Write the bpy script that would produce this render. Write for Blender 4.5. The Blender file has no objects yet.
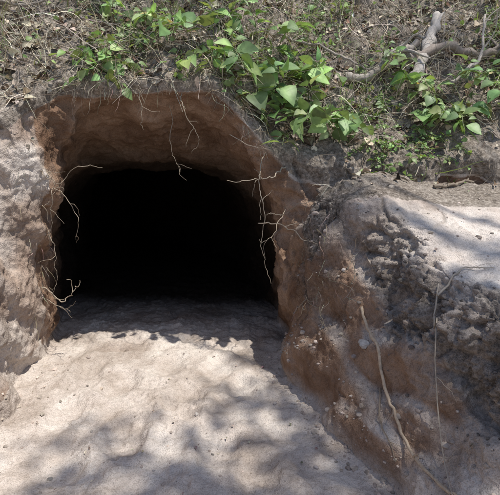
import bpy, math, random
import numpy as np
from mathutils import Vector, Matrix
random.seed(7); np.random.seed(7)
rng=np.random.default_rng(11)
scene=bpy.context.scene

# ------------------------------------------------------------ noise
def _h(ix,iy,iz,seed):
    h=(ix.astype(np.uint32)*np.uint32(374761393))^(iy.astype(np.uint32)*np.uint32(668265263))^(iz.astype(np.uint32)*np.uint32(2246822519))
    h=h+np.uint32(seed*974711+12345)
    h^=h>>np.uint32(15); h*=np.uint32(2246822519); h^=h>>np.uint32(13); h*=np.uint32(3266489917); h^=h>>np.uint32(16)
    return h.astype(np.float32)/np.float32(4294967295.0)*2-1
def vnoise(p,seed=0):
    f=np.floor(p); t=(p-f).astype(np.float32); i=f.astype(np.int64)
    t=t*t*t*(t*(t*6-15)+10)
    x,y,z=i[:,0],i[:,1],i[:,2]; u,v,w=t[:,0],t[:,1],t[:,2]
    def L(a,b,k): return a+(b-a)*k
    r=[]
    for dz in (0,1):
        a=L(_h(x,y,z+dz,seed),_h(x+1,y,z+dz,seed),u)
        b=L(_h(x,y+1,z+dz,seed),_h(x+1,y+1,z+dz,seed),u)
        r.append(L(a,b,v))
    return L(r[0],r[1],w)
def fbm(p,scale,octs,seed=0,gain=.5,billow=False):
    s=np.zeros(len(p),np.float32); a=1.0; tot=0; q=p/scale
    for o in range(octs):
        n=vnoise(q,seed+o*17)
        if billow: n=2*np.abs(n)*1.4-1
        s+=a*n; tot+=a; a*=gain; q=q*2.03+11.3
    return s/tot
def sst(a,b,x):
    t=np.clip((x-a)/(b-a),0,1); return t*t*(3-2*t)

# ------------------------------------------------------------ terrain field
def axis(lo,hi,h,elo,ehi,g):
    core=list(np.arange(lo,hi+1e-6,h))
    a=[];s=h;x=core[0]
    while x>elo: s*=g; x-=s; a.append(x)
    b=[];s=h;x=core[-1]
    while x<ehi: s*=g; x+=s; b.append(x)
    return np.array(a[::-1]+core+b)
H=.0150
xs=axis(-1.9,1.8,H,-30,30,1.14)
ys=axis(1.1,3.9,H,-25,40,1.085)
zs=axis(-.14,2.45,H,-1.6,4.6,1.09)
XX,ZZ=np.meshgrid(xs,zs,indexing='ij')

def xR0(y): return np.interp(y,[-6,0,1.2,1.69,2.09,2.5,2.94,3.1],[1.6,.85,.66,.57,.38,.27,.18,.17])+.022*np.sin(np.asarray(y)*9.)+.012*np.sin(np.asarray(y)*23.+1)
def xL0(y): return np.interp(y,[-6,0,1.2,2.0,2.6,3.1],[-2.2,-1.6,-1.42,-1.30,-1.28,-1.33])+.015*np.sin(np.asarray(y)*11.+2)
def profR(s,y):
    A=np.interp(s,[-1,0,.05,.20,.32,.37,.46,.9,1.4],[-.5,0,.16,.32,.50,.78,.86,.90,.93])
    B=np.interp(s,[-1,0,.05,.11,.20,.36,.60,.9,1.4],[-.5,0,.42,.85,1.07,1.10,1.04,.97,.97])
    t=np.clip((y-2.0)/.85,0,1); t=t*t*(3-2*t)
    return A*(1-t)+B*t+.14*np.clip(y-2,-1,.9)*sst(.2,.6,s)
def profL(s,y):
    return np.interp(s,[-1,0,.03,.07,.13,.22,.4,3],[-.5,0,.30,.85,1.35,1.62,1.75,2.1])+.22*np.clip(y-3,-3,0)*sst(.1,.4,s)
def floorz(y): return np.interp(y,[-14,-4,0,1.5,3,4,6,11],[1.6,.8,.05,.0,-.01,-.06,-.25,-1.0])
def hill(x,y):
    C=1.77+.72*(y-3.05)+.04*np.sin(x*3+1)
    R=1.06+.93*(y-2.88)
    t=sst(-.32,.42,x); h=C*(1-t)+R*t
    cap=3.5+.02*(y-5)
    k=.4
    hh=np.clip(.5+.5*(cap-h)/k,0,1)
    return cap*(1-hh)+h*hh-k*hh*(1-hh)
def field_slab(y):
    wx=.026*np.sin(ZZ*7.1+y*5.3)+.018*np.sin(ZZ*15+XX*6+y*11)+.010*np.sin(XX*23+ZZ*19+y*17)
    wy=.03*np.sin(XX*5.7+1.3+ZZ*3)+.02*np.sin(XX*13+ZZ*11)+.012*np.sin(XX*29+ZZ*23)
    far=1/(1+np.maximum(0,np.abs(XX)-3))
    x=XX+wx*far; yy=y+wy*far
    fl=floorz(yy)
    hr=np.where(x>xR0(yy)-.5,profR(x-xR0(yy),yy),-.5)
    hl=np.where(x<xL0(yy)+.5,profL(xL0(yy)-x,yy),-.5)
    low=np.maximum(fl,np.maximum(hr,hl)+np.minimum(fl,0.0)+np.maximum(floorz(yy),0)*.9)
    S=ZZ-low
    yf=3.04-.08*sst(1.2,1.8,ZZ)-.05*np.sin(x*2.2)+.04*sst(.2,.5,x)-.34*(1-sst(-1.36,-1.10,x))
    blk=np.maximum((yf-yy),(ZZ-hill(x,yy))*.8)
    S=np.minimum(S,blk)
    cx=np.interp(yy,[2.9,3.05,3.5,3.9,6,8,11],[-.555,-.56,-.62,-.69,-1.1,-2.0,-4.])
    w=np.interp(yy,[2.9,3.05,3.3,3.6,3.9,11],[.79,.78,.82,.87,.90,.9])
    w=np.where(x<cx,w-.12*np.clip(ZZ/1.5,0,1.1)*(1-sst(3.1,3.6,yy))+.01,w)
    zr=np.interp(yy,[2.8,3.0,3.2,3.5,3.75,4.1,5,6,11],[1.69,1.65,1.57,1.35,1.17,1.08,1.05,1.0,.1])
    a=(x-cx)/w; b=(ZZ-fl)/(zr-fl); b=np.maximum(b,0)
    p=np.where(a<0,np.interp(yy,[3,3.6],[3.6,4.0]),np.interp(yy,[3,3.6],[2.6,2.9]))
    T=((np.abs(a)**p+b**p)**(1/p)-1)*.75
    T=np.maximum(T,fl-ZZ); T=np.maximum(T,2.45-yy); T=np.maximum(T,yy-10.5)
    k=.035
    A=S;B=-T
    hh=np.clip(.5-.5*(B-A)/k,0,1)
    return (B*(1-hh)+A*hh+k*hh*(1-hh)).astype(np.float32)
F=np.empty((len(xs),len(ys),len(zs)),np.float32)
for j,y in enumerate(ys): F[:,j,:]=field_slab(y)
F[F==0]=1e-6

def surface_nets(F,ax):
    I=F<0
    nx,ny,nz=F.shape
    cnt=np.zeros((nx-1,ny-1,nz-1),np.uint8)
    for a in (0,1):
        for b in (0,1):
            for c in (0,1):
                cnt+=I[a:nx-1+a,b:ny-1+b,c:nz-1+c]
    ci,cj,ck=np.nonzero((cnt>0)&(cnt<8))
    idx=-np.ones((nx-1,ny-1,nz-1),np.int32); idx[ci,cj,ck]=np.arange(len(ci))
    del cnt
    acc=np.zeros((len(ci),3)); n=np.zeros(len(ci))
    cor=[(a,b,c) for a in (0,1) for b in (0,1) for c in (0,1)]
    for p in cor:
        for d in range(3):
            if p[d]: continue
            q=list(p); q[d]=1
            f0=F[ci+p[0],cj+p[1],ck+p[2]]; f1=F[ci+q[0],cj+q[1],ck+q[2]]
            m=(f0<0)!=(f1<0)
            t=np.where(m,f0/np.where(m,f0-f1,1),0)
            P0=np.stack([ax[0][ci+p[0]],ax[1][cj+p[1]],ax[2][ck+p[2]]],1)
            P1=np.stack([ax[0][ci+q[0]],ax[1][cj+q[1]],ax[2][ck+q[2]]],1)
            acc+=np.where(m[:,None],P0+(P1-P0)*t[:,None],0); n+=m
    V=acc/n[:,None]
    quads=[]
    for d in range(3):
        s0=[slice(None)]*3; s1=[slice(None)]*3
        s0[d]=slice(0,F.shape[d]-1); s1[d]=slice(1,F.shape[d])
        A=I[tuple(s0)];B=I[tuple(s1)]
        e=np.nonzero(A!=B); e=[v.copy() for v in e]
        o=[k for k in range(3) if k!=d]
        ok=np.ones(len(e[0]),bool)
        for k in o: ok&=(e[k]>0)&(e[k]<F.shape[k]-1)
        e=[v[ok] for v in e]
        fl=A[tuple(e)]
        def cell(da,db):
            c=[v.copy() for v in e]; c[o[0]]-=da; c[o[1]]-=db
            return idx[tuple(c)]
        q=np.stack([cell(0,0),cell(1,0),cell(1,1),cell(0,1)],1)
        flip=fl if d!=1 else ~fl
        q[~flip]=q[~flip][:,::-1]
        quads.append(q)
    return V,np.concatenate(quads)
V,Q=surface_nets(F,(xs,ys,zs)); del F
def np_mesh(name,V,Q):
    me=bpy.data.meshes.new(name); n=Q.shape[1]
    me.vertices.add(len(V)); me.vertices.foreach_set('co',V.astype(np.float32).ravel())
    me.loops.add(Q.size); me.loops.foreach_set('vertex_index',Q.astype(np.int32).ravel())
    me.polygons.add(len(Q)); me.polygons.foreach_set('loop_start',np.arange(0,Q.size,n,dtype=np.int32))
    me.polygons.foreach_set('loop_total',np.full(len(Q),n,np.int32))
    me.update(calc_edges=True); me.validate(); return me
me=np_mesh('ground',V,Q)
tmp=bpy.data.objects.new('tmp',me); scene.collection.objects.link(tmp)
md=tmp.modifiers.new('s','SUBSURF'); md.levels=1; md.render_levels=1
dg=bpy.context.evaluated_depsgraph_get()
me2=bpy.data.meshes.new_from_object(tmp.evaluated_get(dg))
bpy.data.objects.remove(tmp)
ground=bpy.data.objects.new('ground',me2); me2.name='ground'; scene.collection.objects.link(ground)
N=len(me2.vertices)
co=np.empty(N*3,np.float32); me2.vertices.foreach_get('co',co); co=co.reshape(-1,3)
nn=np.empty(N*3,np.float32); me2.vertex_normals.foreach_get('vector',nn); nn=nn.reshape(-1,3)
print('verts',N,'mean nz',nn[:,2].mean())
if nn[:,2].mean()<0:
    me2.flip_normals(); nn=-nn
X,Y,Z=co[:,0].copy(),co[:,1].copy(),co[:,2].copy()
steep=1-sst(.45,.85,nn[:,2])
onhill=((Z>hill(X,Y)-.10)&(Y>2.6)).astype(np.float32)
intun=((Y>2.98)&(Z<hill(X,Y)-.12)).astype(np.float32)
sR=X-xR0(Y); sL=xL0(Y)-X
isfloor=((sR<0)&(sL<0)&(Z<.2)).astype(np.float32)
ledgeband=sst(.24,.32,sR)*(1-sst(.42,.54,sR))*(1-sst(2.25,2.55,Y))*(Y<2.8)
rub=sst(.03,.1,sR)*(1-sst(.34,.42,sR))*(Y<3.0)
n1=fbm(co,.42,3,1); n2=fbm(co,.13,4,5); n3=fbm(co,.045,3,9); bl=fbm(co,.11,4,21,.55,True); bl2=fbm(co,.035,2,33,.5,True)
strat=fbm(co*np.array([.6,.6,3.5],np.float32),.22,3,41)
streak=fbm(co*np.array([1.,1.,.35],np.float32),.09,4,91)
patch=sst(-.2,.4,fbm(co,.35,3,131))
dsp=n1*(.022*isfloor+.035*(1-isfloor))
dsp+=n2*(.016*isfloor+.020*(1-isfloor)*(1+.6*onhill))
dsp+=n3*(.009*isfloor+.011*(1-isfloor))
dsp+=ledgeband*(bl*.042+bl2*.011)+rub*(bl*.012*(.4+patch)+bl2*.005)
dsp+=intun*(strat*.022+bl*.012-.010)
leftw=(1-intun)*(1-onhill)*(sL>-.1)*(Z>.1)*(X<0)
dsp+=leftw*(streak*.022+n3*.008)
dsp+=isfloor*(np.maximum(0,bl2-.0)*.010*sst(-.2,.4,n2)+bl*.006*patch)
should=(sR>.06)*(sR<.75)*sst(2.2,2.5,Y)*(Y<3.1)
crack=np.maximum(0,1-np.abs(fbm(co*np.array([1,1,.6],np.float32),.28,3,77))*14)
dsp+=should*(bl*.008*patch+streak*.014-.024*crack)
topledge=sst(.46,.66,sR)*(Y<2.85)
dsp*=(1-.45*topledge)
for (fx,fy,r,dpt) in [(-.75,2.55,.12,.03),(-.35,2.35,.13,.03),(-.6,2.05,.12,.035),(-.15,2.0,.12,.03),(-.95,2.25,.12,.028),(-.2,2.75,.12,.022),(.05,1.75,.12,.03),(-.5,2.78,.11,.025),(-1.0,2.75,.11,.022),(-.05,2.5,.1,.025),(-.85,1.85,.12,.028)]:
    dx=(X-fx)+.03*n2; dy=(Y-fy)+.04*n1
    d=np.hypot(dx/.8,dy/1.3)/r
    dsp+=isfloor*(-dpt*np.exp(-d**4*1.2)+dpt*.45*np.exp(-((d-1.3)/.3)**2)*(.5+patch))
dsp=dsp.astype(np.float32)
co2=co+nn*dsp[:,None]
me2.vertices.foreach_set('co',co2.ravel()); me2.update()
me2.polygons.foreach_set('use_smooth',np.ones(len(me2.polygons),bool))
nz1=fbm(co,.3,4,61)
red=steep*(1-onhill)*(1-ledgeband)*(sR<.28)*(sR>-.2)*sst(-.7,.0,nz1+.6*(Y-2.0))*(1-sst(.75,1.1,Z+.3*nz1))
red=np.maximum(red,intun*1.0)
red=np.maximum(red,(1-onhill)*(Y>2.90)*(Y<3.2)*(X<.24)*(X>-1.36)*(Z>.05)*sst(-.7,.0,nz1))
red=np.maximum(red,leftw*(X<-1.)*sst(-.3,.3,nz1)*.7)
red=np.maximum(red,should*.40*sst(-.4,.3,nz1))
red*=sst(-.02,.10,Z-floorz(Y)+.06*nz1)
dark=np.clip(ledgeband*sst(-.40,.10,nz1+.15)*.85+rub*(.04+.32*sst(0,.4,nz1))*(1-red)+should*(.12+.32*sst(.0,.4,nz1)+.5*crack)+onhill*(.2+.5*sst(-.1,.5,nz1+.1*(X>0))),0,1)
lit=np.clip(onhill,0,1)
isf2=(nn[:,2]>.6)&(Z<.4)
tunshade=intun*np.where(isf2,sst(3.3,4.3,Y),sst(3.2,3.95,Y)**1.2)  # painted shade mask: tunnel colour darkens inward, later on the floor
zone=np.stack([red,dark,lit,1-tunshade],1).astype(np.float32)
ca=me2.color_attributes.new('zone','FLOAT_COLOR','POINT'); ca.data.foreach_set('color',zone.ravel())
tone=np.clip(.5+.62*fbm(co,.20,5,151,.6),0,1).astype(np.float32)
ta=me2.attributes.new('tone','FLOAT','POINT'); ta.data.foreach_set('value',tone)

# ------------------------------------------------------------ materials
def nodes(name):
    m=bpy.data.materials.new(name); m.use_nodes=True; nt=m.node_tree; nt.nodes.clear()
    out=nt.nodes.new('ShaderNodeOutputMaterial'); b=nt.nodes.new('ShaderNodeBsdfPrincipled')
    nt.links.new(b.outputs[0],out.inputs[0]); b.inputs['Roughness'].default_value=.9
    b.inputs['Specular IOR Level'].default_value=.2
    return m,nt,b,out
def ramp(nt,fac,stops):
    r=nt.nodes.new('ShaderNodeValToRGB'); e=r.color_ramp.elements
    while len(e)<len(stops): e.new(.5)
    for k,(p,c) in enumerate(stops): e[k].position=p; e[k].color=(*c,1)
    nt.links.new(fac,r.inputs[0]); return r.outputs[0]
def noise(nt,vec,sc,det=6,rough=.6):
    n=nt.nodes.new('ShaderNodeTexNoise'); n.inputs['Scale'].default_value=sc; n.inputs['Detail'].default_value=det; n.inputs['Roughness'].default_value=rough
    nt.links.new(vec,n.inputs['Vector']); return n.outputs['Fac']
def mix(nt,f,a,b,bt='MIX'):
    m=nt.nodes.new('ShaderNodeMix'); m.data_type='RGBA'; m.blend_type=bt
    if isinstance(f,float): m.inputs[0].default_value=f
    else: nt.links.new(f,m.inputs[0])
    for s,v in ((6,a),(7,b)):
        if isinstance(v,tuple): m.inputs[s].default_value=(*v,1)
        else: nt.links.new(v,m.inputs[s])
    return m.outputs[2]
def math_(nt,op,a,b=None):
    m=nt.nodes.new('ShaderNodeMath'); m.operation=op
    for i,v in enumerate((a,b)):
        if v is None: continue
        if isinstance(v,(int,float)): m.inputs[i].default_value=v
        else: nt.links.new(v,m.inputs[i])
    return m.outputs[0]
m,nt,b,out=nodes('soil')
tc=nt.nodes.new('ShaderNodeTexCoord').outputs['Object']
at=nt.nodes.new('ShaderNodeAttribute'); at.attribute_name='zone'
ton=nt.nodes.new('ShaderNodeAttribute'); ton.attribute_name='tone'; na=ton.outputs['Fac']
sp=nt.nodes.new('ShaderNodeSeparateColor'); nt.links.new(at.outputs['Color'],sp.inputs[0])
nb=noise(nt,tc,45,3,.75); nc=noise(nt,tc,190,1,.7)
sand=ramp(nt,na,[(.22,(.40,.335,.285)),(.5,(.54,.470,.415)),(.78,(.64,.575,.515))])
redc=ramp(nt,na,[(.22,(.165,.100,.066)),(.5,(.27,.175,.120)),(.78,(.37,.26,.19))])
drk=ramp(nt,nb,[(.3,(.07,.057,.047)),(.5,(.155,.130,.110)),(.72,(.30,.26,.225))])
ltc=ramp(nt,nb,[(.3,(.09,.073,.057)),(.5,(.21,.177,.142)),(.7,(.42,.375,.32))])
c=mix(nt,sp.outputs[0],sand,redc)
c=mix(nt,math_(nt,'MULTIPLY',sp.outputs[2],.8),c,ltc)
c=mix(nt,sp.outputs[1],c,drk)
# burrow shade painted into the soil colour, near black further in
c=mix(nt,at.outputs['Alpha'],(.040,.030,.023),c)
gr=ramp(nt,nc,[(.3,(.64,.63,.62)),(.5,(1,1,1)),(.72,(1.18,1.17,1.16))])
c=mix(nt,.7,c,gr,'MULTIPLY')
gr2=ramp(nt,nb,[(.28,(.68,.67,.65)),(.5,(1,1,1)),(.75,(1.12,1.11,1.10))])
c=mix(nt,.7,c,gr2,'MULTIPLY')
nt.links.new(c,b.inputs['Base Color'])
bp=nt.nodes.new('ShaderNodeBump'); bp.inputs['Strength'].default_value=.85; bp.inputs['Distance'].default_value=.012
hsum=math_(nt,'ADD',nb,math_(nt,'MULTIPLY',nc,.4))
nt.links.new(hsum,bp.inputs['Height']); nt.links.new(bp.outputs[0],b.inputs['Normal'])
b.inputs['Roughness'].default_value=1.; b.inputs['Specular IOR Level'].default_value=0
me2.materials.append(m); soil=m

def colmat(name,rough=.8,transl=0.,nsc=40,spec=.25,bump=True):
    m,nt,b,out=nodes(name)
    at=nt.nodes.new('ShaderNodeAttribute'); at.attribute_name='col'
    tc=nt.nodes.new('ShaderNodeTexCoord').outputs['Object']
    n=noise(nt,tc,nsc,2,.6)
    g=ramp(nt,n,[(.3,(.7,.7,.7)),(.7,(1.2,1.2,1.2))])
    c=mix(nt,.8,at.outputs['Color'],g,'MULTIPLY')
    nt.links.new(c,b.inputs['Base Color']); b.inputs['Roughness'].default_value=rough; b.inputs['Specular IOR Level'].default_value=spec
    if bump:
        bp=nt.nodes.new('ShaderNodeBump'); bp.inputs['Strength'].default_value=.4; bp.inputs['Distance'].default_value=.004
        nt.links.new(n,bp.inputs['Height']); nt.links.new(bp.outputs[0],b.inputs['Normal'])
    if transl>0:
        t=nt.nodes.new('ShaderNodeBsdfTranslucent'); nt.links.new(mix(nt,1.,c,(1.3,1.25,.6),'MULTIPLY'),t.inputs[0])
        ms=nt.nodes.new('ShaderNodeMixShader'); ms.inputs[0].default_value=transl
        nt.links.new(b.outputs[0],ms.inputs[1]); nt.links.new(t.outputs[0],ms.inputs[2]); nt.links.new(ms.outputs[0],out.inputs[0])
    return m
leafm=colmat('green_leaf',.48,.28,25,.45); drym=colmat('dry_plant',.9,0,60,0,False); woodm=colmat('weathered_wood',.9,0,70,.1); clodm=colmat('soil_clod',.95,0,60,0,False); rootm=colmat('root_bark',.85,0,90,.1,False); crownm=colmat('crown_leaf',.6,0,25,.2,False)

# ------------------------------------------------------------ mesh builder
class MB:
    def __init__(s): s.v=[];s.f=[];s.c=[];s.n=0
    def add(s,v,f,c):
        v=np.asarray(v,float); s.v.append(v); f=np.asarray(f,int)+s.n; s.f.append(f)
        c=np.asarray(c,float)
        if c.ndim==1: c=np.tile(c,(len(v),1))
        s.c.append(c); s.n+=len(v)
    def obj(s,name,mat,parent=None,smooth=True):
        V=np.concatenate(s.v); me=bpy.data.meshes.new(name)
        faces=[]
        for f in s.f: faces+=f.tolist()
        me.from_pydata(V.tolist(),[],faces)
        C=np.concatenate(s.c); C=np.concatenate([C,np.ones((len(C),1))],1).astype(np.float32)
        ca=me.color_attributes.new('col','FLOAT_COLOR','POINT'); ca.data.foreach_set('color',C.ravel())
        me.polygons.foreach_set('use_smooth',np.full(len(me.polygons),smooth)); me.materials.append(mat); me.update()
        o=bpy.data.objects.new(name,me); scene.collection.objects.link(o)
        if parent: o.parent=parent
        return o
def tube(mb,pts,rad,col,sides=6,rough=0.):
    pts=np.asarray(pts,float); n=len(pts); rad=np.broadcast_to(np.asarray(rad,float),(n,))
    T=np.gradient(pts,axis=0); T/=np.linalg.norm(T,axis=1)[:,None]+1e-9
    ref=np.array([0.3,.2,.93]); 
    if abs(T[0]@ref)>.9: ref=np.array([1.,.1,0])
    U=np.cross(T,ref); U/=np.linalg.norm(U,axis=1)[:,None]+1e-9; W=np.cross(T,U)
    a=np.linspace(0,2*math.pi,sides,endpoint=False)
    rr=rad[:,None]*(1+rough*rng.normal(size=(n,sides)))
    P=pts[:,None,:]+rr[...,None]*(np.cos(a)[None,:,None]*U[:,None,:]+np.sin(a)[None,:,None]*W[:,None,:])
    f=[]
    for i in range(n-1):
        for k in range(sides):
            k2=(k+1)%sides; f.append((i*sides+k,i*sides+k2,(i+1)*sides+k2,(i+1)*sides+k))
    mb.add(P.reshape(-1,3),f,col)
    if sides>4: mb.add(P[0],[list(range(sides))],col); mb.add(P[-1],[list(range(sides))[::-1]],col)
def smoothpath(ctrl,n,wob=0.,w3=1.):
    c=np.asarray(ctrl,float); t=np.linspace(0,len(c)-1,n); out=np.empty((n,3))
    P=np.vstack([2*c[0]-c[1],c,2*c[-1]-c[-2]])
    for i,tt in enumerate(t):
        k=min(int(tt),len(c)-2); u=tt-k; p0,p1,p2,p3=P[k],P[k+1],P[k+2],P[k+3]
        out[i]=.5*((2*p1)+(-p0+p2)*u+(2*p0-5*p1+4*p2-p3)*u*u+(-p0+3*p1-3*p2+p3)*u**3)
    if wob:
        w=rng.normal(size=(n,3))*wob; w=(w+np.roll(w,1,0)+np.roll(w,-1,0))/1.7; w[0]=0; out+=w
    return out
LT=np.array([0,.12,.32,.55,.78,1.]); LW=np.array([.03,.24,.36,.31,.17,.0])
def leaves(mb,org,dr,up,size,col,wide=1.,fold=.25,droop=.25,jit=.2):
    org=np.asarray(org,float);n=len(org)
    dr=dr/np.linalg.norm(dr,axis=1)[:,None]; sd=np.cross(dr,up); sd/=np.linalg.norm(sd,axis=1)[:,None]+1e-9; up=np.cross(sd,dr)
    size=np.broadcast_to(size,(n,)); R=len(LT)
    P=np.empty((n,R,3,3)); dp=droop*(1+jit*rng.normal(size=n)); wv=wide*(1+jit*.5*rng.normal(size=n))
    tw=.25*rng.normal(size=n)
    for i in range(R):
        for k,sg in enumerate((-1,0,1)):
            w=LW[i]*wv*sg
            P[:,i,k]=org+size[:,None]*(dr*LT[i]+sd*w[:,None]*1.0+up*((abs(w)*fold*2-dp*LT[i]**2+tw*w*LT[i]))[:,None])
    f=[]
    for i in range(R-1):
        for k in range(2): f.append((i*3+k,i*3+k+1,(i+1)*3+k+1,(i+1)*3+k))
    f=np.array(f); allf=(f[None]+(np.arange(n)*R*3)[:,None,None]).reshape(-1,4)
    cc=np.repeat(col,R*3,axis=0).reshape(n,R,3,3).copy()
    cc[:,:,1,:]*=1.18
    mb.add(P.reshape(-1,3),allf,cc.reshape(-1,3))
def strips(mb,org,dr,length,width,col,seg=4,curl=.3,grav=.3,flat=None):
    n=len(org); dr=dr/np.linalg.norm(dr,axis=1)[:,None]
    pts=np.empty((n,seg+1,3)); p=org.copy(); d=dr.copy(); pts[:,0]=p
    bend=rng.normal(size=(n,3))*curl
    for i in range(seg):
        d=d+bend/seg+rng.normal(size=(n,3))*curl*.25; d[:,2]-=grav/seg; d/=np.linalg.norm(d,axis=1)[:,None]
        p=p+d*(length/seg)[:,None]; pts[:,i+1]=p
    sd=np.cross(dr,rng.normal(size=(n,3))); sd/=np.linalg.norm(sd,axis=1)[:,None]+1e-9
    tp=np.linspace(1,.25,seg+1)
    L=pts-sd[:,None]*(width[:,None]*tp)[...,None]*.5; Rr=pts+sd[:,None]*(width[:,None]*tp)[...,None]*.5
    P=np.stack([L,Rr],2)
    f=np.array([(i*2,i*2+1,i*2+3,i*2+2) for i in range(seg)])
    allf=(f[None]+(np.arange(n)*(seg+1)*2)[:,None,None]).reshape(-1,4)
    mb.add(P.reshape(-1,3),allf,np.repeat(col,(seg+1)*2,axis=0))
    return pts

bpy.context.view_layer.update()
dg=bpy.context.evaluated_depsgraph_get(); dg.update()
gev=ground.evaluated_get(dg)
def drop(x,y,z0=6.):
    ok,loc,nor,_=gev.ray_cast(Vector((x,y,z0)),Vector((0,0,-1)))
    return (np.array(loc),np.array(nor)) if ok else (np.array([x,y,0.]),np.array([0,0,1.]))
def scatter(n,x0,x1,y0,y1,fn=None,zmin=-9,nzmin=-9):
    P=[];Nn=[]
    k=0
    while len(P)<n and k<n*20:
        k+=1
        x=random.uniform(x0,x1); y=random.uniform(y0,y1)
        if fn and random.random()>fn(x,y): continue
        p,q=drop(x,y)
        if p[2]<zmin or q[2]<nzmin: continue
        P.append(p);Nn.append(q)
    return np.array(P),np.array(Nn)
def varc(base,n,v=.25,h=.08):
    base=np.asarray(base,float); k=np.exp(rng.normal(size=(n,1))*v); return np.clip(base*k*(1+rng.normal(size=(n,3))*h),.01,.9)

# ------------------------------------------------------------ dry grass / litter on the hill
HZ=1.05
def hd(x,y):
    if x>.15 and y<3.12: return .06
    if x>.7 and y<3.3: return .2
    if y<2.98 and x>-1.25: return 0
    return 1
mb=MB()
P,Nn=scatter(9000,-2.3,2.5,2.8,4.5,hd,HZ)
n=len(P); d=rng.normal(size=(n,3)); d-=Nn*(d*Nn).sum(1)[:,None]*.75; d+=Nn*.28; d[:,1]-=.25
cs=np.where(rng.random((n,1))<.68,varc((.54,.48,.38),n,.28,.04),varc((.18,.14,.10),n,.35,.04))
strips(mb,P+Nn*.006,d,rng.uniform(.06,.36,n),rng.uniform(.002,.006,n),cs,5,.7,.35)
P,Nn=scatter(650,-2.3,2.5,3.08,4.4,hd,HZ)
n=len(P); d=Nn*.7+rng.normal(size=(n,3))*.45; d[:,2]+=.4; d[:,1]-=.2
strips(mb,P,d,rng.uniform(.2,.55,n),rng.uniform(.004,.008,n),varc((.42,.37,.29),n,.4,.04),7,.5,.7)
P,Nn=scatter(300,-1.3,.15,2.97,3.12,None,1.4)
n=len(P); d=rng.normal(size=(n,3))*.5; d[:,1]-=.7; d[:,2]+=.1
strips(mb,P+Nn*.004,d,rng.uniform(.05,.18,n),rng.uniform(.002,.004,n),varc((.36,.30,.23),n,.4,.04),6,.6,1.6)
mb.obj('dry_grass',drym)
mb=MB()
P,Nn=scatter(3600,-2.3,2.5,2.8,4.5,hd,HZ)
n=len(P); d=rng.normal(size=(n,3)); d-=Nn*(d*Nn).sum(1)[:,None]*.8; up=Nn+rng.normal(size=(n,3))*.45
cs=np.where(rng.random((n,1))<.5,varc((.38,.33,.26),n,.35,.04),varc((.14,.10,.07),n,.35,.04))
leaves(mb,P+Nn*.012,d,up,rng.uniform(.02,.075,n),cs,.85,.35,.15,.6)
P,Nn=scatter(120,-1.2,2.2,1.2,2.95)
n=len(P); d=rng.normal(size=(n,3)); d-=Nn*(d*Nn).sum(1)[:,None]*.8
leaves(mb,P+Nn*.006,d,Nn+rng.normal(size=(n,3))*.3,rng.uniform(.010,.026,n),varc((.30,.25,.20),n,.35),.8,.35,.15,.6)
mb.obj('leaf_litter',drym)
mb=MB()
def gden(x,y):
    s=math.sin(x*4.1+y*3)+math.sin(x*9-y*7)
    return (.9 if s>.5 else .12)*hd(x,y)**.6
P,Nn=scatter(1200,-2.2,2.4,3.0,4.5,gden,HZ)
n=len(P); d=Nn*.8+rng.normal(size=(n,3))*.5; d[:,1]-=.2
strips(mb,P,d,rng.uniform(.06,.30,n),rng.uniform(.003,.010,n),varc((.22,.28,.12),n,.3),5,.6,.7)
P,Nn=scatter(1700,-2.2,2.4,3.0,4.5,gden,HZ)
n=len(P); d=rng.normal(size=(n,3)); d[:,2]*=.3
leaves(mb,P+Nn*rng.uniform(.01,.12,(n,1)),d,Nn+rng.normal(size=(n,3))*.35,rng.uniform(.018,.06,n),varc((.19,.27,.10),n,.3),1.,.2,.2,.4)
mb.obj('ground_weeds',leafm)

# ------------------------------------------------------------ leafy plants
def plant(x,y,nst,L,ls,lean=(-0.1,-.5,.7),spread=.5,gap=.052,name='leafy_plant',col=(.22,.32,.12)):
    emp=MB(); st=MB(); b0,_=drop(x,y)
    for s in range(nst):
        bx=x+random.gauss(0,.06); by=y+random.gauss(0,.05); p,_=drop(bx,by); p[2]-=.01
        if p[2]<b0[2]-.4: p=b0.copy()
        d=np.array(lean)+rng.normal(size=3)*spread; d/=np.linalg.norm(d); pts=[p.copy()]; ln=L*random.uniform(.5,1.3); seg=10
        for i in range(seg):
            d=d+rng.normal(size=3)*.14; d[2]-=.13; d/=np.linalg.norm(d); p=p+d*ln/seg; pts.append(p.copy())
        pts=np.array(pts)
        tube(st,pts,np.linspace(.004,.0015,seg+1),(.24,.28,.13) if random.random()<.6 else (.30,.23,.15),5)
        k=max(3,int(ln/gap)); o=[];dd=[];uu=[];sz=[]; sc_=random.uniform(.7,1.15)
        for j in range(k):
            t=.25+.75*(j+.5)/k; idx=min(int(t*seg),seg-1); q=pts[idx]+(pts[idx+1]-pts[idx])*(t*seg-idx)
            tang=pts[idx+1]-pts[idx]; tang/=np.linalg.norm(tang)
            side=np.cross(tang,[0,0,1]); side/=np.linalg.norm(side)+1e-6
            for sg in ((1,-1) if random.random()<.5 else (random.choice((1,-1)),)):
                dv=side*sg*.9+tang*.5+rng.normal(size=3)*.35
                pet=q+dv/np.linalg.norm(dv)*.02
                tube(st,[q,pet],.0013,(.2,.26,.1),3)
                o.append(pet);dd.append(dv);uu.append(np.array([0,-.3,1])+rng.normal(size=3)*.5);sz.append(sc_*ls*random.uniform(.4,1.25))
        cl_=varc(col,len(o),.28,.08); sz=np.array(sz)
        yel=rng.random(len(o))<.03; cl_[yel]=varc((.36,.34,.15),int(yel.sum()),.2); sz[yel]*=.7
        leaves(emp,np.array(o),np.array(dd),np.array(uu),sz,cl_,1.05,.15,.3,.5)
    root=emp.obj(name,leafm); ch=st.obj('stems',leafm,root)
    return root
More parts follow.
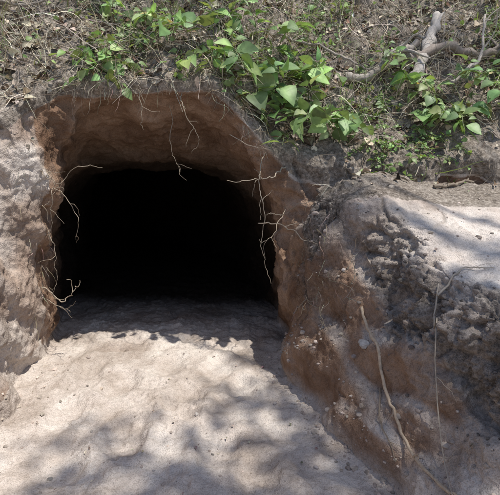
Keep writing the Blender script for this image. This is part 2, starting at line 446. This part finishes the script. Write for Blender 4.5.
for (x,y,n_,L,ls) in [(-.95,3.14,4,.24,.085),(-.78,3.18,4,.28,.095),(-.62,3.35,4,.28,.075),(-.86,3.5,4,.3,.085),(-.9,3.3,4,.3,.09),(-.75,3.42,4,.28,.085),(-.95,3.7,3,.3,.08),
      (-.2,3.35,4,.36,.10),(-.05,3.20,5,.34,.105),(.10,3.18,5,.32,.11),(.26,3.24,5,.38,.115),(.40,3.26,4,.32,.10),(.45,3.38,5,.36,.10),(.12,3.42,5,.40,.11),(.0,3.6,4,.4,.10),(.28,3.55,4,.4,.12),
      (.42,3.65,4,.36,.10),(.2,3.8,4,.4,.10),(-.2,3.6,3,.36,.09),(1.15,3.55,5,.34,.11),(1.32,3.38,4,.3,.10),(1.42,3.48,5,.34,.11),(1.6,3.55,5,.36,.11),(1.0,3.7,3,.3,.08),(-.25,3.78,3,.35,.08),(-1.5,3.7,2,.25,.06),(1.9,3.5,3,.3,.09),(1.7,3.8,3,.3,.09),(.7,3.45,3,.26,.08)]:
    plant(x,y,n_,L,ls)
for (x,y) in [(.78,3.05),(.92,3.12),(1.02,3.02),(.70,3.2),(1.12,3.15),(.88,3.3),(1.25,3.2),(.98,3.22),(.82,3.18),(1.15,3.28)]:
    plant(x,y,9,.14,.032,(0,-.2,.7),.9,.018,'creeping_weed',(.18,.28,.09))

# ------------------------------------------------------------ roots
def root_obj(mb,ctrl,r=.0035,col=(.38,.315,.24),wob=.006,sub=2):
    r*=.82
    n=len(ctrl)*8; p=smoothpath(ctrl,n,wob); tube(mb,p,np.linspace(r,r*.35,n),np.array(col)*random.uniform(.7,1.15),6)
    for s in range(sub):
        i=random.randint(n//4,n-2); d=(p[i+1]-p[i]); d=d/np.linalg.norm(d)+rng.normal(size=3)*.7; d/=np.linalg.norm(d); q=[p[i]]
        for k in range(8): d=d+rng.normal(size=3)*.3; d[2]-=.05; d/=np.linalg.norm(d); q.append(q[-1]+d*random.uniform(.01,.022))
        tube(mb,q,np.linspace(r*.6,r*.25,9),np.array(col)*random.uniform(.7,1.1),5)
mb=MB()
R=[([(-1.36,2.95,1.20),(-1.23,2.86,1.21),(-1.14,2.86,1.13),(-1.00,2.88,1.22)],.0045),
([(-1.36,3.0,1.25),(-1.19,2.88,1.16),(-1.19,2.88,.95),(-1.24,2.90,.74)],.0042),
([(-1.36,3.0,1.12),(-1.14,2.90,1.07),(-1.05,2.9,.92),(-1.08,2.92,.76)],.0035),
([(-1.42,2.95,.5),(-1.26,2.88,.44),(-1.16,2.86,.38),(-1.10,2.86,.46),(-1.06,2.86,.52)],.006),
([(-1.42,2.95,.42),(-1.23,2.86,.36),(-1.13,2.84,.33)],.004),
([(-1.38,2.98,1.0),(-1.22,2.88,1.0),(-1.14,2.88,1.1)],.0038),
([(-1.40,3.0,.9),(-1.22,2.9,.8),(-1.2,2.88,.6),(-1.25,2.88,.4)],.0035),
([(.22,3.02,1.2),(.13,2.88,1.16),(.03,2.86,1.15),(-.13,2.86,1.14)],.005),
([(.10,3.05,1.3),(.05,2.88,1.13),(.09,2.86,.95),(.07,2.86,.73),(.13,2.86,.52)],.0042),
([(.05,2.88,.88),(.20,2.76,.89),(.31,2.64,.84),(.40,2.54,.80)],.0045),
([(.10,2.88,.93),(.18,2.8,.95),(.25,2.72,1.0),(.34,2.68,1.06)],.0035),
([(.26,2.72,.36),(.30,2.64,.46),(.37,2.55,.52)],.006),
([(-.40,3.0,1.64),(-.38,2.88,1.53),(-.30,2.88,1.40),(-.33,2.88,1.30)],.003),
([(-.50,3.2,1.6),(-.49,3.05,1.3),(-.43,3.05,1.18)],.0025),
([(-.64,3.0,1.65),(-.63,2.9,1.5),(-.62,2.9,1.42)],.003),
([(-.12,2.98,1.4),(.06,2.86,1.32),(.18,2.84,1.40)],.003),
([(.36,2.5,.15),(.42,2.45,.28),(.42,2.42,.42)],.005),
([(.22,2.95,.95),(.13,2.86,.8),(.05,2.82,.78)],.0035)]
for c_,r_ in R: root_obj(mb,c_,r_)
for k in range(150):
    a=random.random()
    if a<.35: x=random.uniform(-1.2,.1); y=random.uniform(2.92,3.0); z=1.63-.45*max(0,(x+.3)/.45)**1.5 if x>-.3 else 1.63
    elif a<.65: x=-1.27-.04*random.random(); y=random.uniform(2.7,3.02); z=random.uniform(.3,1.5)
    else: y=random.uniform(2.1,2.9); z=random.uniform(.35,1.0); x=float(xR0(y))+.03+.1*z
    ln=random.uniform(.03,.12)*(1 if random.random()<.85 else 1.7); p=np.array([x,y,z+.03]); d=np.array([random.gauss(0,.4),-.3,-.8]); q=[p]
    for i in range(8): d=d+rng.normal(size=3)*.25; d[2]-=.15; d/=np.linalg.norm(d); q.append(q[-1]+d*ln/8)
    tube(mb,q,np.linspace(.0016,.0006,9),varc((.30,.25,.19),1,.3)[0],4)
mb.obj('hanging_roots',rootm)

# ------------------------------------------------------------ branches
def drape(xy,off,n=28):
    c=smoothpath([(a,b_,0) for a,b_ in xy],n); out=[]
    for i,q in enumerate(c):
        p,_=drop(q[0],q[1]); out.append([q[0],q[1],p[2]])
    out=np.array(out); z=out[:,2]
    for _ in range(3): z=np.maximum(z,np.convolve(np.pad(z,2,'edge'),np.ones(5)/5,'valid'))
    out[:,2]=z+off; return out
def branch(name,pts,r0,r1,col,twigs=3,tl=.15,sides=9):
    mb=MB(); n=len(pts); pts=pts+np.vstack([np.zeros((1,3)),rng.normal(size=(n-1,3))*r0*.25]); tube(mb,pts,np.linspace(r0,r1,n)*(1+.08*rng.normal(size=n)),col,sides,.05)
    for s in range(twigs):
        i=random.randint(n//4,n-2); d=pts[i+1]-pts[i]; d=d/np.linalg.norm(d)+rng.normal(size=3)*.6; d[2]=abs(d[2])*.6; d/=np.linalg.norm(d); q=[pts[i]]
        for k in range(8): d=d+rng.normal(size=3)*.18; d/=np.linalg.norm(d); q.append(q[-1]+d*tl/8*random.uniform(.6,1.2))
        tube(mb,q,np.linspace(r1*.7,r1*.2,9),col,5)
    return mb.obj(name,woodm)
g=(.36,.32,.28)
branch('fallen_branch',drape([(.57,2.32),(.60,2.02),(.64,1.75),(.70,1.45),(.74,1.3)],.012,36),.008,.005,(.48,.38,.28),3,.2)
branch('fallen_branch',drape([(.60,2.0),(.57,1.85),(.60,1.7)],.01,16),.004,.002,(.3,.24,.18),2,.1)
branch('dead_twig',drape([(.82,2.0),(.76,1.85),(.74,1.62),(.70,1.4)],.02,20),.0035,.002,(.42,.36,.29),3,.15)
branch('dead_twig',drape([(.80,1.95),(.95,2.02),(1.05,2.0)],.012,14),.005,.002,(.42,.36,.29),2,.12)
branch('dead_twig',drape([(1.08,2.85),(1.22,2.90),(1.38,3.0)],.012,18),.011,.008,(.22,.18,.14),1,.1)
branch('dead_twig',drape([(1.2,3.32),(1.5,3.36),(1.75,3.34)],.05,18),.012,.008,(.22,.18,.15),2,.1)
def addz(p,a): p=p.copy(); p[:,2]+=np.linspace(a[0],a[1],len(p)); return p
branch('log',addz(drape([(.66,3.56),(.95,3.64),(1.2,3.72)],.03,20),(.03,.10)),.030,.024,g,3,.25,12)
branch('log',addz(drape([(1.10,3.50),(1.20,3.62),(1.32,3.8),(1.42,4.0)],.05,20),(.0,.1)),.042,.03,(.44,.40,.36),2,.25,12)
branch('log',addz(drape([(1.1,3.62),(1.5,3.72),(2.0,3.78)],.06,20),(.05,.05)),.03,.022,(.26,.22,.19),3,.25,12)
branch('dead_branch',addz(drape([(1.35,3.45),(1.6,3.62),(1.75,3.95)],.05,20),(.05,.15)),.014,.008,(.38,.34,.3),4,.3)
branch('dead_branch',addz(drape([(-1.9,3.7),(-1.5,3.62),(-1.1,3.7)],.03,20),(0,.05)),.012,.006,(.3,.26,.22),4,.25)
branch('dead_branch',addz(drape([(.2,3.8),(.6,3.75),(.9,3.6)],.06,20),(0,.05)),.012,.006,(.32,.28,.24),4,.25)
for k in range(44):
    x=random.uniform(-1.9,1.9); y=random.uniform(3.1,4.0); a=random.uniform(-.9,.9); l=random.uniform(.12,.36)
    branch('dead_twig',addz(drape([(x,y),(x+l*.5*math.cos(a),y+l*.5*math.sin(a)),(x+l*math.cos(a),max(3.1,y+l*math.sin(a)*.8))],.01,10),(0,random.uniform(0,.06))),random.uniform(.002,.006),.0015,varc((.36,.31,.26),1,.35)[0],2,.1,6)

# ------------------------------------------------------------ clods and stones
import bmesh
bm=bmesh.new(); bmesh.ops.create_icosphere(bm,subdivisions=2,radius=1.); bm.verts.ensure_lookup_table()
IV=np.array([v.co[:] for v in bm.verts]); IF=np.array([[v.index for v in f.verts] for f in bm.faces]); bm.free()
def lumps(name,P,Nn,sz,col,mat,sink=.3):
    mb=MB()
    for i in range(len(P)):
        s=sz[i]
        off=rng.uniform(0,99,3); nz=vnoise((IV*1.3+off).astype(np.float32),3)*.35+vnoise((IV*3+off).astype(np.float32),4)*.15
        q=IV*(1+nz)[:,None]*np.array([1,random.uniform(.65,1),random.uniform(.5,.8)])
        a=random.uniform(0,6.28); c,s_=math.cos(a),math.sin(a); Rm=np.array([[c,-s_,0],[s_,c,0],[0,0,1]])
        mb.add((q@Rm.T)*s+P[i]+Nn[i]*s*sink,IF,col[i])
    return mb.obj(name,mat,smooth=False)
def cden(x,y):
    s=x-float(xR0(y))
    if -.10<s<.06: return 1.
    if s>.0 and s<.5: return .5
    if s>=.5: return .07
    if float(xL0(y))-x>-.12: return .8
    return .06
P,Nn=scatter(1700,-1.35,1.8,1.1,3.0,cden)
n=len(P); s_=P[:,0]-xR0(P[:,1]); inb=(s_>.2)&(s_<.5)&(P[:,1]<2.5)
sz=np.exp(rng.normal(size=n)*.6)*np.where(s_>-.12,.005,.0036); sz=np.clip(sz,.002,.018)
col=np.where((inb&(rng.random(n)<.8))[:,None],varc((.17,.145,.125),n,.3,.015),varc((.40,.335,.285),n,.18,.015))
lumps('soil_clods',P,Nn,sz,col,clodm,.1)
p,q=drop(.565,2.14); lumps('stone',np.array([p]),np.array([q]),np.array([.030]),np.array([[.40,.38,.36]]),clodm,.5)
P,Nn=scatter(20,-1.0,.5,1.3,2.95); lumps('pebbles',P,Nn,rng.uniform(.005,.012,len(P)),varc((.40,.36,.32),len(P),.2,.02),clodm,.3)

# ------------------------------------------------------------ tree overhead (off frame, gives the dappled shade)
sun_dir=np.array([.30,-.15,.94]); sun_dir/=np.linalg.norm(sun_dir)
def tree(name,base,height,clumps,lsize):
    tr=MB(); lf=MB(); b0,_=drop(*base); b0[2]-=.1
    top=b0+np.array([-.3,.2,height]); tp=smoothpath([b0,b0+np.array([.05,0,height*.4]),top],16,.02)
    tube(tr,tp,np.linspace(.20,.08,16),(.2,.16,.12),12,.05)
    for (c,r,nl) in clumps:
        c=np.array(c,float); s=tp[random.randint(9,15)]
        mid=(s+c)/2+np.array([0,0,.3]); bp=smoothpath([s,mid,c],14,.03); tube(tr,bp,np.linspace(.04,.008,14),(.2,.16,.12),7)
        k=max(4,nl//14)
        for j in range(k):
            d=rng.normal(size=3); d/=np.linalg.norm(d); e=c+d*r*random.uniform(.4,1.)*np.array([1,1,.5])
            tw=smoothpath([bp[random.randint(9,13)],(c+e)/2,e],6,.01); tube(tr,tw,np.linspace(.007,.002,6),(.18,.15,.1),4)
            o=e+rng.normal(size=(14,3))*np.array([.13,.13,.06])*1.0
            dd=rng.normal(size=(14,3)); dd[:,2]=-.2; uu=np.array([0,0,1.])+rng.normal(size=(14,3))*.4
            leaves(lf,o,dd,uu,rng.uniform(.6,1.2,14)*lsize,varc((.08,.14,.04),14,.2),1,.15,.2,.3)
    r=tr.obj(name,woodm); lf.obj('crown',crownm,r); return r
cl=[]
def shade(x,y,z,hgt,r,nl):
    t=(hgt-z)/sun_dir[2]; p=np.array([x,y,z])+sun_dir*t; cl.append((tuple(p),r,nl))
for a in [(-.66,1.82,0,9.6,.26,120),(-.3,1.74,0,9.9,.26,120),(.12,1.85,0,9.5,.26,120),(-.45,1.40,0,9.7,.4,150),(.22,2.2,0,10.0,.24,90),(-.1,2.4,0,9.8,.2,50),(.35,1.75,0,9.9,.24,90),
          (.85,1.9,.6,9.7,.24,70),(.70,1.45,.3,10.0,.24,50),(.95,1.4,.5,9.7,.25,60),(1.5,2.3,.9,9.8,.2,30),(.5,2.65,.9,10.2,.2,40),(.2,3.3,1.8,10.2,.22,40),(1.3,3.8,1.9,10.4,.4,90),(-1.3,3.9,2.,10.5,.25,40),
          (-.5,4.0,2.3,10.6,.3,60),(-.6,.7,0,9.6,.5,140),(.5,.8,0,9.7,.5,140),(2.3,3,1,10,.5,140),(2.2,1.6,1,9.7,.4,110)]:
    shade(*a)
tree('tree',(5.0,-.3),8.6,cl,.09)

# ------------------------------------------------------------ light, world, camera
elev=math.asin(sun_dir[2]); az=math.atan2(sun_dir[0],sun_dir[1])
w=bpy.data.worlds.new('World'); scene.world=w; w.use_nodes=True; wn=w.node_tree
sky=wn.nodes.new('ShaderNodeTexSky'); sky.sky_type='NISHITA'; sky.sun_disc=False; sky.sun_elevation=elev; sky.sun_rotation=az
bg=wn.nodes['Background']; wn.links.new(sky.outputs[0],bg.inputs[0]); bg.inputs[1].default_value=.15
sl=bpy.data.lights.new('sun','SUN'); sl.energy=5.0; sl.angle=math.radians(.55); sl.color=(1,.965,.90)
so=bpy.data.objects.new('sun',sl); scene.collection.objects.link(so); so.rotation_euler=Vector(sun_dir.tolist()).to_track_quat('Z','Y').to_euler()
cam=bpy.data.cameras.new('camera'); cam.lens=35; cam.sensor_width=36; cam.clip_end=200; cam.clip_start=.02
co_=bpy.data.objects.new('camera',cam); scene.collection.objects.link(co_); co_.location=(0,0,1.5); co_.rotation_euler=(math.radians(75),0,0)
scene.camera=co_
scene.view_settings.view_transform='Standard'; scene.view_settings.look='None'; scene.view_settings.exposure=0
